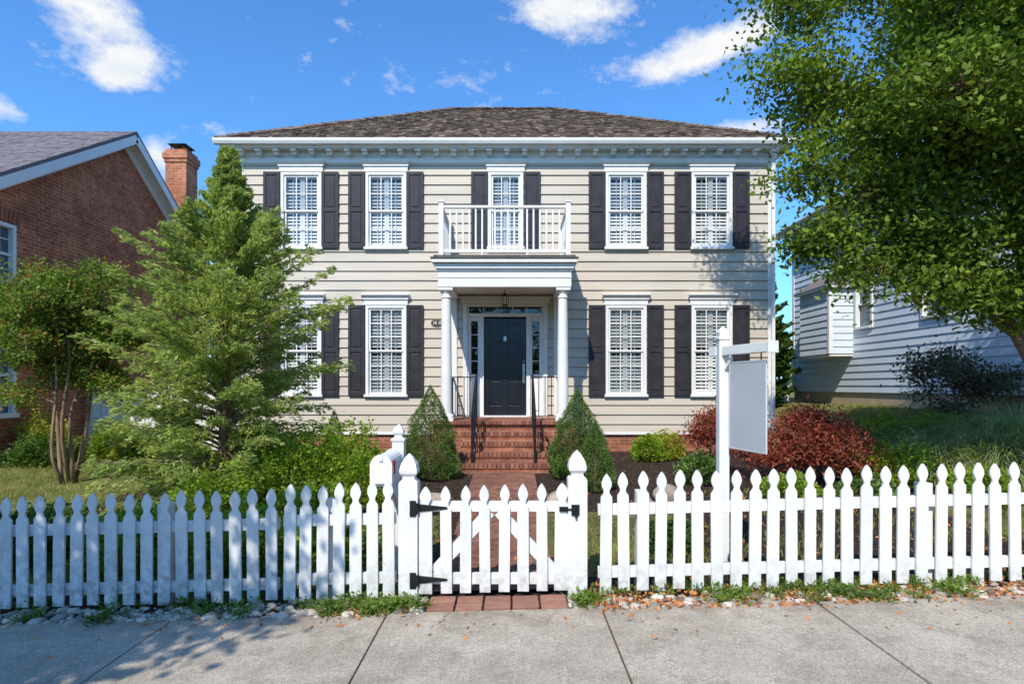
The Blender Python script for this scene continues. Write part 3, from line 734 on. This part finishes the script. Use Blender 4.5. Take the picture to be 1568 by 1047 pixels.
for z in (.69,.145):
    mb.prism([(-.71,z-.03),(-.71,z+.03),(-.50,z+.008),(-.49,z),(-.50,z-.008)],'y',4.472,4.479)
    mb.prism([(-.775,z-.06),(-.775,z+.06),(-.73,z+.06),(-.72,z+.03),(-.72,z-.03),(-.73,z-.06)],'y',4.448,4.456)
    mb.tube([(-.717,4.462,z-.04),(-.717,4.462,z+.04)],.012,8)
mb.box(.36,.44,4.465,4.479,.665,.70); mb.box(.45,.51,4.445,4.456,.64,.72); mb.box(.40,.49,4.45,4.462,.676,.69); mb.tube([(.485,4.44,.62),(.485,4.44,.67)],.01,8)
mb.build('gate_hardware',[black],fence)
# back fences
pf=empty('board_fence'); mb=MB(); x=-9.5
while x<-5.8: mb.box(x,x+.135,13.2,13.22,-.1,1.45+R(-.01,.01)); x+=.14
mb.box(-9.5,-5.8,13.22,13.26,.3,.4); mb.box(-9.5,-5.8,13.22,13.26,1.1,1.2); mb.box(-9.5,-5.8,13.17,13.25,1.46,1.49)
for x in (-9.4,-7.6,-6.2): mb.box(x-.06,x+.06,13.1,13.2,-.1,1.6)
mb.build('boards',[fencewhite],pf)
gf=empty('garden_fence'); mb=MB(); x=5.9
while x<8.45:
    z=float(H(x,18.)); picket(mb,x,z+.03,.95,.04,18.0); x+=.12
mb.beam((5.85,18.03,float(H(5.85,18))+.7),(8.45,18.03,float(H(8.45,18))+.7),.04,.08); mb.beam((5.85,18.03,float(H(5.85,18))+.25),(8.45,18.03,float(H(8.45,18))+.25),.04,.08)
mb.build('pickets',[fencewhite],gf)
# ---------------------------------------------------------------- mailbox
mbx=empty('mailbox'); mb=MB()
cx,w,z0=-1.015,.082,.865
arch=[(cx-w,z0),(cx+w,z0),(cx+w,z0+.13)]+[(cx+w*math.cos(t),z0+.13+.085*math.sin(t)) for t in np.linspace(.2,math.pi-.2,10)]+[(cx-w,z0+.13)]
mb.prism(arch,'y',4.57,5.02)
s=1.06; arch2=[(cx+(a-cx)*s,z0+.1+(b-z0-.1)*s) for a,b in arch]; mb.prism(arch2,'y',4.548,4.569); mb.prism(arch2,'y',5.021,5.04)
mb.box(cx-.015,cx+.015,4.535,4.548,z0+.17,z0+.2)
mb.box(cx-.07,cx+.07,4.6,5.1,z0-.035,z0-.006)
mb.build('box',[white],mbx,bevel=.004)
mb=MB(); pr=[(.05,-.2),(.05,1.14),(.06,1.145),(.06,1.16),(.035,1.175),(.03,1.19),(.045,1.21),(.045,1.23),(.025,1.265),(.003,1.285)]
mb.lathe([(a*1.414,b) for a,b in pr],-.985,5.12,4,rot=math.pi/4); mb.beam((-.985,5.08,.6),(-.985,4.75,.82),.04,.05); mb.build('post',[fencewhite],mbx)
mb=MB(); mb.box(cx+w+.002,cx+w+.008,4.64,4.66,z0+.06,z0+.17); mb.box(cx+w+.002,cx+w+.008,4.6,4.66,z0+.13,z0+.17); mb.build('flag',[red],mbx)
# ---------------------------------------------------------------- real estate sign
sg=empty('yard_sign'); mb=MB()
P0=(1.90,5.3); d=Vector((.245,-.97,0)).normalized()
mb.lathe([(a*1.414,b) for a,b in ((.045,-.2),(.045,2.03),(.056,2.035),(.056,2.055),(.04,2.06),(.045,2.10),(.028,2.13),(.004,2.155))],P0[0],P0[1],4,rot=math.pi/4)
c=Vector((P0[0],P0[1],1.93)); mb.beam(c-d*.16,c-d*.047,.08,.08); mb.beam(c+d*.047,c+d*.66,.08,.08); mb.beam(c+d*.66,c+d*.68,.095,.095)
mb.beam(c+d*.05+v(0,0,-.16),c+d*.16+v(0,0,-.05),.03,.03)
mb.build('post',[white],sg,bevel=.004)
mb=MB(); a=Vector((P0[0],P0[1],1.45))+d*.11; b=a+d*.48
mb.beam(a,b,.008,.74,m=0)
mb.beam(a+v(0,0,.375),b+v(0,0,.375),.014,.012,m=1); mb.beam(a-v(0,0,.375),b-v(0,0,.375),.014,.012,m=1)
mb.beam(a-v(0,0,.38),a+v(0,0,.38),.014,.012,(0,1,0),m=1); mb.beam(b-v(0,0,.38),b+v(0,0,.38),.014,.012,(0,1,0),m=1)
for q in (a+d*.06,b-d*.06): mb.tube([q+v(0,0,.37),q+v(0,0,.46)],.006,5,m=2)
mb.build('panel',[signm,M('panel_edge',(.5,.5,.5),(.6,.6,.6),.4),black],sg)
# ---------------------------------------------------------------- plants
def path(p,q,n=5,bend=.15,sag=0.):
    p=np.array(p,float);q=np.array(q,float); L_=np.linalg.norm(q-p); out=[]
    off=rng.normal(size=3)*bend*L_; o2=rng.normal(size=3)*bend*.4*L_
    for i in range(n+1):
        t=i/n; out.append(tuple(p+(q-p)*t+off*math.sin(math.pi*t)*.5+o2*math.sin(2*math.pi*t)*.5+np.array([0,0,sag*math.sin(math.pi*t)])))
    return out
def clustertree(name,base,stems,clusters,mat,leaf=.07,subs=14,per=100,subr=.22,aspect=.5,r0=.09,barkm=bark,flat=.8,hang=0.):
    root=empty(name); mb=MB(); pts=[];nodes=[]
    for s in stems:
        pa=path((base[0]+s[3],base[1]+s[4],base[2]),s[:3],8,.10); rr_=[r0*(1-.62*i/8) for i in range(9)]
        mb.tube(pa,rr_,9); nodes+= [(np.array(p),r) for p,r in list(zip(pa,rr_))[3:]]
    for c,r in clusters:
        c=np.array(c); best=min(nodes,key=lambda q:np.linalg.norm(q[0]-c)+ (1.2 if q[0][2]>c[2]-.1 else 0))
        pa=path(best[0],c,5,.14); rs=min(best[1]*.75,.05)
        mb.tube(pa,[rs*(1-.75*i/5) for i in range(6)],6,cap=False)
        nodes.append((np.array(pa[3]),rs*.5))
        for k in range(subs):
            d_=unit(rng.normal(size=3)); d_[2]*=flat; sc=c+d_*r*rng.uniform(.35,1.05)
            mb.tube(path(c,sc,3,.15),[.012,.009,.006,.003],4,cap=False)
            m=int(per*rng.uniform(.4,1.4)); q=rng.normal(size=(m,3))*np.array([1,1,.6])*subr*rng.uniform(.6,1.2)
            q=sc+q; q[:,2]-=hang*np.hypot(q[:,0]-sc[0],q[:,1]-sc[1]); pts.append(q)
    mb.build('trunk_and_branches',[barkm],root,smooth=True)
    Pp=np.concatenate(pts); quads('foliage',leaves(Pp,leaf,aspect,up=.7),[mat],root); return root
def envelope(c,r,n,rmin,rmax,inner=.45,zmin=None):
    out=[]
    while len(out)<n:
        d_=unit(rng.normal(size=3)); t=rng.uniform(inner,1.); p=np.array(c)+d_*np.array(r)*t
        if zmin is not None and p[2]<zmin: continue
        rr_=rng.uniform(rmin,rmax)
        if any(np.linalg.norm(p-np.array(o[0]))<.55*(rr_+o[1]) for o in out) and rng.random()<.8: continue
        out.append((tuple(p),rr_))
    return out
greenA=leafmat('myrtle_leaf',(.035,.085,.010),(.29,.40,.05),None,.42,1.1)  # dark clump tone also paints shade of the crown interior into the leaves
cl=envelope((5.85,6.6,5.2),(2.4,2.0,2.5),66,.5,.75)+[((3.65,6.9,3.35),.45),((4.15,6.6,2.95),.45),((3.4,6.7,4.1),.5),((4.8,6.3,2.75),.5),((5.4,6.4,2.55),.45),((3.3,6.9,5.2),.5),((3.3,6.6,6.0),.5),((4.7,7.3,3.2),.6),((5.9,6.2,3.2),.5),
   ((3.6,6.8,4.7),.5),((3.7,8.3,8.3),.6),((4.1,8.6,7.6),.5),((3.4,8.8,8.0),.5),((4.0,6.7,3.8),.55),((4.3,6.5,5.0),.6),((5.2,6.0,4.2),.6),((4.6,6.4,3.5),.5),((4.9,5.9,5.4),.6),((5.6,5.8,3.6),.5),((6.2,6.3,2.8),.5)]
bz=float(H(6.8,6.6))
clustertree('crape_myrtle_tree',(6.95,6.6,bz),[(4.9,6.5,5.2,-.10,0),(5.4,6.0,6.4,-.03,-.08),(5.6,7.4,5.8,.05,.1),(7.1,6.8,6.6,.12,0),(5.0,6.9,3.9,-.12,.05)],cl,greenA,.072,15,150,.20,.55,.10)
redtip=leafmat('small_myrtle_leaf',(.05,.10,.015),(.24,.34,.05),(.55,.17,.05),.4,2.2,.8)
cl=envelope((-6.95,9.3,2.5),(1.1,.9,.95),36,.28,.42)+[((-6.3,9.2,1.6),.25),((-7.7,9.2,1.5),.3)]
clustertree('crape_myrtle_tree',(-6.95,9.2,float(H(-6.9,9.2))),[(-7.4,9.3,2.2,-.1,0),(-6.9,9.1,2.5,0,.05),(-6.4,9.3,2.4,.08,0),(-6.7,9.5,2.6,.03,.1),(-7.0,9.0,2.1,-.04,-.05)],cl,redtip,.06,13,100,.13,.55,.035)
cl=envelope((-4.9,.7,4.3),(2.1,1.7,1.2),36,.45,.65,.2)
clustertree('street_tree',(-5.4,.3,-.1),[(-4.8,.6,4.2,0,0),(-5.3,.3,4.4,0,0)],cl,greenA,.12,11,62,.22,.6,.10)
# conifer (cedar)
def conifer(name,bx,by,h,rad,nbr,mat,seed=1,blade=.085,asp=.22,subn=13,per=26,lo=.03,asc=.35,knee=.45):
    g=np.random.default_rng(seed); root=empty(name); bz=float(H(bx,by)); mb=MB()
    lean=g.normal(size=2)*.04
    tr=[(bx+lean[0]*t*2,by+lean[1]*t*2,bz+h*t) for t in np.linspace(0,.97,10)]; mb.tube(tr,[.09*(1-t)+.008 for t in np.linspace(0,1,10)],8)
    PP=[];DD=[]
    for i in range(nbr):
        t=lo+(1-lo)*((i+g.random())/nbr)**1.1; t=min(t,.995); az=i*2.399+g.normal()*.4
        e=min(1.,(1-t)/(1-knee))**1.4
        L_=rad*e*g.uniform(.50,1.12)+.04
        c,s=math.cos(az),math.sin(az); o=np.array([bx+lean[0]*t*2,by+lean[1]*t*2,bz+h*t]); a=asc*g.uniform(.3,1.6)+.7*t-.20*(1-min(1,t/.2))
        n=7; pa=[]
        for k in range(n+1):
            u=k/n; pa.append(o+np.array([c*L_*u,s*L_*u,max(L_*(a*u-.38*u*u+ (.16*u**4)),-o[2]+bz+.06)]))
        mb.tube([tuple(p) for p in pa],[.018*(1-.8*k/n) for k in range(n+1)],5,cap=False)
        pa=np.array(pa); bd=unit(pa[-1]-pa[0])
        for k in range(subn):
            u=.22+.78*(k+g.random())/subn; f=u*n; j=min(int(f),n-1); q=pa[j]+(pa[j+1]-pa[j])*(f-j)
            side=np.cross(bd,[0,0,1])*(1 if k%2 else -1); sl=(.05+.27*L_*(1-u*.65))*g.uniform(.6,1.25)
            dd=unit(bd*1.0+side*.75+np.array([0,0,g.normal()*.22+.05]))
            m=per; w=g.random(m)**.8; pos=q+dd*sl*w[:,None]+g.normal(size=(m,3))*(.013+.020*(1-w))[:,None]; pos[:,2]-=.45*sl*w**2
            PP.append(pos); DD.append(np.tile(dd*.8+bd*.4+np.array([0,0,-.25]),(m,1)))
    mb.build('trunk_and_branches',[bark],root)
    Pp=np.concatenate(PP); Dd=np.concatenate(DD)
    quads('foliage',leaves(Pp,blade,asp,Dd,.6,.45),[mat],root)
cedar=leafmat('cedar_needle',(.17,.26,.065),(.50,.58,.17),(.62,.66,.24),.45,1.8)
conifer('cedar_tree',-3.92,8.0,4.66,1.42,330,cedar,3,.075,.27,15,32,.02,.42,.46)
arb=leafmat('arborvitae_needle',(.04,.09,.016),(.14,.24,.04),None,.3,1.5)
conifer('arborvitae_tree',7.5,17.2,4.2,.9,120,arb,5,.16,.4,8,20,.02,.6,.3)
# cone & round shrubs
def shrub(name,cx,cy,h,r,mat,n=14000,kind='cone',leaf=.035,asp=.35,z0=None,lump=.12,seed=2,core=True):
    g=np.random.default_rng(seed); bz=float(H(cx,cy)) if z0 is None else z0
    root=empty(name)
    az=g.uniform(0,2*np.pi,n)
    if kind=='cone':
        t=1-np.sqrt(g.random(n)); t=np.clip(t*1.02,0,1); rr_=r*(1-t)**.8*(.72+.28*np.clip(t/.15,0,1))
        zz=bz+.03+h*t
    else:
        ph=np.arccos(g.uniform(-.35,1,n)); t=np.cos(ph); rr_=r*np.sin(ph); zz=bz+h*.32+np.where(t>0,h*.68*t,h*.75*t)
    lp=1+lump*(np.sin(az*5+zz*9)*.5+np.sin(az*3-zz*14+1)*.5+np.sin(az*9+zz*21)*.5+np.sin(az*14-zz*33+2)*.35+np.sin(az*2+zz*5+seed))
    dep=1.02-np.abs(g.normal(size=n))*.15
    rf=rr_*lp*dep
    if kind!='cone': zz=bz+(zz-bz)*(1+(lp-1)*.8)*dep
    Pp=np.stack([cx+rf*np.cos(az),cy+rf*np.sin(az),zz],1)
    Dd=np.stack([np.cos(az),np.sin(az),np.full(n,.5 if kind=='cone' else .6)],1)
    quads('foliage',leaves(Pp,leaf,asp,Dd,.3,.6),[mat],root)
    mb=MB(); mb.tube([(cx,cy,bz-.05),(cx,cy,bz+h*.6)],[.03,.012],6)
    for k in range(26):
        a=R(0,6.28); e=R(.2,.7); q=R(.3,.75)
        rad=r*q*((1-e)**.85 if kind=='cone' else 1)
        mb.tube(path((cx,cy,bz+h*e*.35),(cx+rad*math.cos(a),cy+rad*math.sin(a),bz+h*e),3,.1),[.014,.01,.007,.004],4,cap=False)
    mb.build('stems',[bark],root)
spruce=leafmat('spruce_needle',(.045,.095,.022),(.20,.31,.065),None,.28,5.)
shrub('dwarf_spruce',-1.29,9.3,1.42,.55,spruce,28000,'cone',.036,.3,seed=2,lump=.15)
shrub('dwarf_spruce',1.02,9.15,1.34,.54,spruce,28000,'cone',.036,.3,seed=3,lump=.15)
shrub('dwarf_spruce',1.16,8.2,.95,.32,spruce,14000,'cone',.034,.3,seed=4,lump=.15)
shrub('dwarf_spruce',-2.72,9.0,1.08,.32,lime:=leafmat('euonymus_leaf',(.09,.17,.015),(.38,.52,.05),None,.42,4.),11000,'cone',.036,.3,seed=12)
yel=leafmat('golden_leaf',(.18,.23,.03),(.58,.58,.07),None,.4,4.)
for i,(n_,x,y,h,r,m) in enumerate((('euonymus_shrub',-2.85,7.7,.86,.5,lime),('euonymus_shrub',-2.25,7.9,.95,.48,lime),('euonymus_shrub',-1.86,7.6,.62,.34,lime),('euonymus_shrub',-3.4,6.8,.6,.42,lime),('euonymus_shrub',-2.2,6.6,.5,.4,lime),
    ('golden_shrub',-9.2,11.6,.85,.55,yel),('golden_shrub',-8.0,11.9,.7,.5,lime),('golden_shrub',-7.4,11.6,.55,.4,yel),('golden_shrub',2.55,10.9,.42,.36,lime),('golden_shrub',2.95,11.1,.45,.3,yel),
    ('golden_shrub',6.1,7.7,.5,.36,yel),('golden_shrub',5.2,8.0,.55,.42,lime),('golden_shrub',5.6,9.6,.62,.5,arb),('golden_shrub',6.4,10.2,.6,.5,lime),('boxwood_shrub',2.75,8.6,.38,.34,spruce),('boxwood_shrub',3.5,7.4,.30,.36,lime),('boxwood_shrub',4.3,7.2,.28,.36,spruce),('boxwood_shrub',-8.7,10.9,.5,.45,arb),('boxwood_shrub',6.9,9.6,.5,.6,lime),
    ('golden_shrub',5.6,7.0,.40,.3,lime),('boxwood_shrub',-2.5,5.5,.5,.45,lime),('boxwood_shrub',-3.6,5.6,.48,.5,lime),('boxwood_shrub',-4.8,5.8,.5,.5,arb),('boxwood_shrub',-1.6,5.5,.4,.35,lime),('boxwood_shrub',1.5,5.6,.28,.26,arb))):
    shrub(n_,x,y,h,r,m,int(14000*r),'round',.05,.6,seed=20+i,lump=.2)
maple=leafmat('red_maple_leaf',(.15,.035,.025),(.50,.13,.075),(.46,.22,.09),.42,2.5)
cl=[((4.25+.66*math.cos(a)*q,8.3+.55*math.sin(a)*q,.64+.56*(1-q*q)),.26) for a,q in [(k*2.4,(k/28)**.5) for k in range(28)]]
clustertree('japanese_maple',(4.25,8.3,.25),[(4.05,8.3,.95,0,0),(4.45,8.2,.95,0,0)],cl,maple,.06,10,75,.13,.36,.03,hang=.6)
cl=[((3.12+.36*math.cos(a)*q,9.0+.35*math.sin(a)*q,.80+.42*(1-q*q)),.22) for a,q in [(k*2.4,(k/12)**.5) for k in range(12)]]
clustertree('japanese_maple',(3.12,9.0,.25),[(3.05,9.0,.9,0,0),(3.2,9.0,.9,0,0)],cl,maple,.06,9,65,.12,.36,.03,hang=.6)
purp=leafmat('purple_leaf',(.045,.05,.03),(.17,.16,.09),(.20,.07,.08),.3,3.)
cl=envelope((7.6,9.9,1.75),(.85,.7,.65),16,.2,.32); clustertree('smoke_bush',(7.6,9.9,.8),[(7.4,9.9,1.6,0,0),(7.8,9.9,1.7,0,0),(7.6,10,1.5,0,0)],cl,purp,.065,9,48,.15,.6,.03)
# ornamental grass
def ograss(name,cx,cy,n,L0,mat):
    z=float(H(cx,cy)); out=[]
    az=rng.uniform(0,6.28,n); ln=L0*rng.uniform(.6,1.15,n); el=rng.uniform(.45,1.4,n); w=.008
    b=np.stack([-np.sin(az),np.cos(az),np.zeros(n)],1); p=np.array([cx,cy,z])+np.stack([np.cos(az),np.sin(az),np.zeros(n)],1)*rng.uniform(0,.12,n)[:,None]
    for s in range(6):
        e=el-s*.33; stp=(ln/6)[:,None]*np.stack([np.cos(az)*np.cos(e),np.sin(az)*np.cos(e),np.sin(e)],1)
        q=p+stp; q[:,2]=np.maximum(q[:,2],z+.02); w0=w*(1-s/6.5); w1=w*(1-(s+1)/6.5)
        out.append(np.stack([p-b*w0,p+b*w0,q+b*w1,q-b*w1],1)); p=q
    quads(name,np.concatenate(out),[mat])
gr=leafmat('fountain_grass_blade',(.18,.25,.10),(.50,.58,.28),None,.38,3.)
for x,y,l in ((6.05,8.5,1.35),(6.75,8.3,1.5),(5.6,9.0,1.0),(7.4,8.6,1.5),(6.4,7.7,1.1),(7.1,7.8,1.3)): ograss('fountain_grass',x,y,1500,l,gr)
# distant tree mass (both sides of the street)
Pd=[]
for i in range(60):
    c=np.array([R(-60,70),R(42,55),R(1.5,4.0)]); q=rng.normal(size=(500,3))*np.array([2.2,1.5,1.3])+c; Pd.append(q)
for i in range(110):
    c=np.array([R(-45,45),R(-34,-26),R(1.5,8.0)]); q=rng.normal(size=(350,3))*np.array([1.9,1.4,1.4])+c; Pd.append(q)
quads('distant_trees',leaves(np.concatenate(Pd),.5,.6),[arb])
# ---------------------------------------------------------------- world, sun, camera
EL=46; AZ=198
w=bpy.data.worlds.new('World'); scene.world=w; w.use_nodes=True; nt=w.node_tree; nt.nodes.clear(); L=nt.links
sky=N(nt,'ShaderNodeTexSky'); sky.sky_type='NISHITA'; sky.sun_disc=False; sky.sun_elevation=math.radians(EL); sky.sun_rotation=math.radians(AZ)
sky.air_density=1.0; sky.dust_density=.5; sky.ozone_density=2.0
tint=mixc(nt,1.,sky.outputs[0],(.78,1.46,2.08),'MULTIPLY')
bg=N(nt,'ShaderNodeBackground'); bg.inputs[1].default_value=.125; L.new(tint,bg.inputs[0])
tc=N(nt,'ShaderNodeTexCoord').outputs['Generated']; sp=N(nt,'ShaderNodeSeparateXYZ'); L.new(tc,sp.inputs[0])
az=mth(nt,'MULTIPLY',mth(nt,'ARCTAN2',sp.outputs[0],sp.outputs[1]),57.2958); el=mth(nt,'MULTIPLY',mth(nt,'ARCSINE',sp.outputs[2]),57.2958)
tot=None
for ca,ce,sa,se,tl in ((-35.2,27.6,5.0,2.6,-.25),(-34.0,23.6,2.6,1.2,0.),(5.0,32.2,6.5,1.9,.05),(17.0,28.0,6.0,1.8,.22),(21.5,28.9,3.2,1.6,0.),(-41,19.7,2.6,1.5,0.),(20.5,22.2,4.5,1.0,0.),(-31,18.3,2.8,1.5,0),(60,30,9,3,0),(-75,28,9,4,0),(120,30,12,4,0),(-140,25,14,5,0),(175,35,16,4,0)):
    da=mth(nt,'SUBTRACT',az,ca); de=mth(nt,'SUBTRACT',mth(nt,'SUBTRACT',el,ce),mth(nt,'MULTIPLY',da,tl))
    a2=mth(nt,'POWER',mth(nt,'ABSOLUTE',mth(nt,'DIVIDE',da,sa)),2.); e2=mth(nt,'POWER',mth(nt,'ABSOLUTE',mth(nt,'DIVIDE',de,se)),2.)
    g=mth(nt,'EXPONENT',mth(nt,'MULTIPLY',mth(nt,'ADD',a2,e2),-1.))
    tot=g if tot is None else mth(nt,'ADD',tot,g)
mp=N(nt,'ShaderNodeMapping'); mp.inputs['Scale'].default_value=(1,1,1.8); L.new(tc,mp.inputs[0])
nz=noise(nt,mp.outputs[0],9.,10.,.66)
dens=mth(nt,'ADD',mth(nt,'MULTIPLY',tot,.80),mth(nt,'MULTIPLY',mth(nt,'SUBTRACT',nz,.5),2.6))
cm=mrange(nt,dens,.26,.85)
bg2=N(nt,'ShaderNodeBackground'); bg2.inputs[1].default_value=.98
nz2=noise(nt,mp.outputs[0],14.,6.); L.new(mixc(nt,mrange(nt,nz2,.35,.65),(.82,.88,.97),(1,1,1)),bg2.inputs[0])
mx=N(nt,'ShaderNodeMixShader'); L.new(cm,mx.inputs[0]); L.new(bg.outputs[0],mx.inputs[1]); L.new(bg2.outputs[0],mx.inputs[2])
o=N(nt,'ShaderNodeOutputWorld'); L.new(mx.outputs[0],o.inputs[0])
sd=bpy.data.lights.new('sun','SUN'); sd.energy=5.0; sd.angle=math.radians(.5); sd.color=(1,.915,.785)
so=link(bpy.data.objects.new('sun',sd))
er,ar=math.radians(EL),math.radians(AZ); tosun=Vector((math.sin(ar)*math.cos(er),math.cos(ar)*math.cos(er),math.sin(er)))
so.rotation_euler=tosun.to_track_quat('Z','Y').to_euler(); so.location=(0,-10,20)
cam=bpy.data.cameras.new('camera'); cam.lens=20.66; cam.sensor_width=36; cam.shift_y=.0427; cam.clip_end=3000; cam.clip_start=.05
co=link(bpy.data.objects.new('camera',cam)); co.location=(0,0,1.62); co.rotation_euler=(math.radians(90),0,0); scene.camera=co
scene.view_settings.view_transform='Standard'; scene.view_settings.look='None'; scene.view_settings.exposure=0
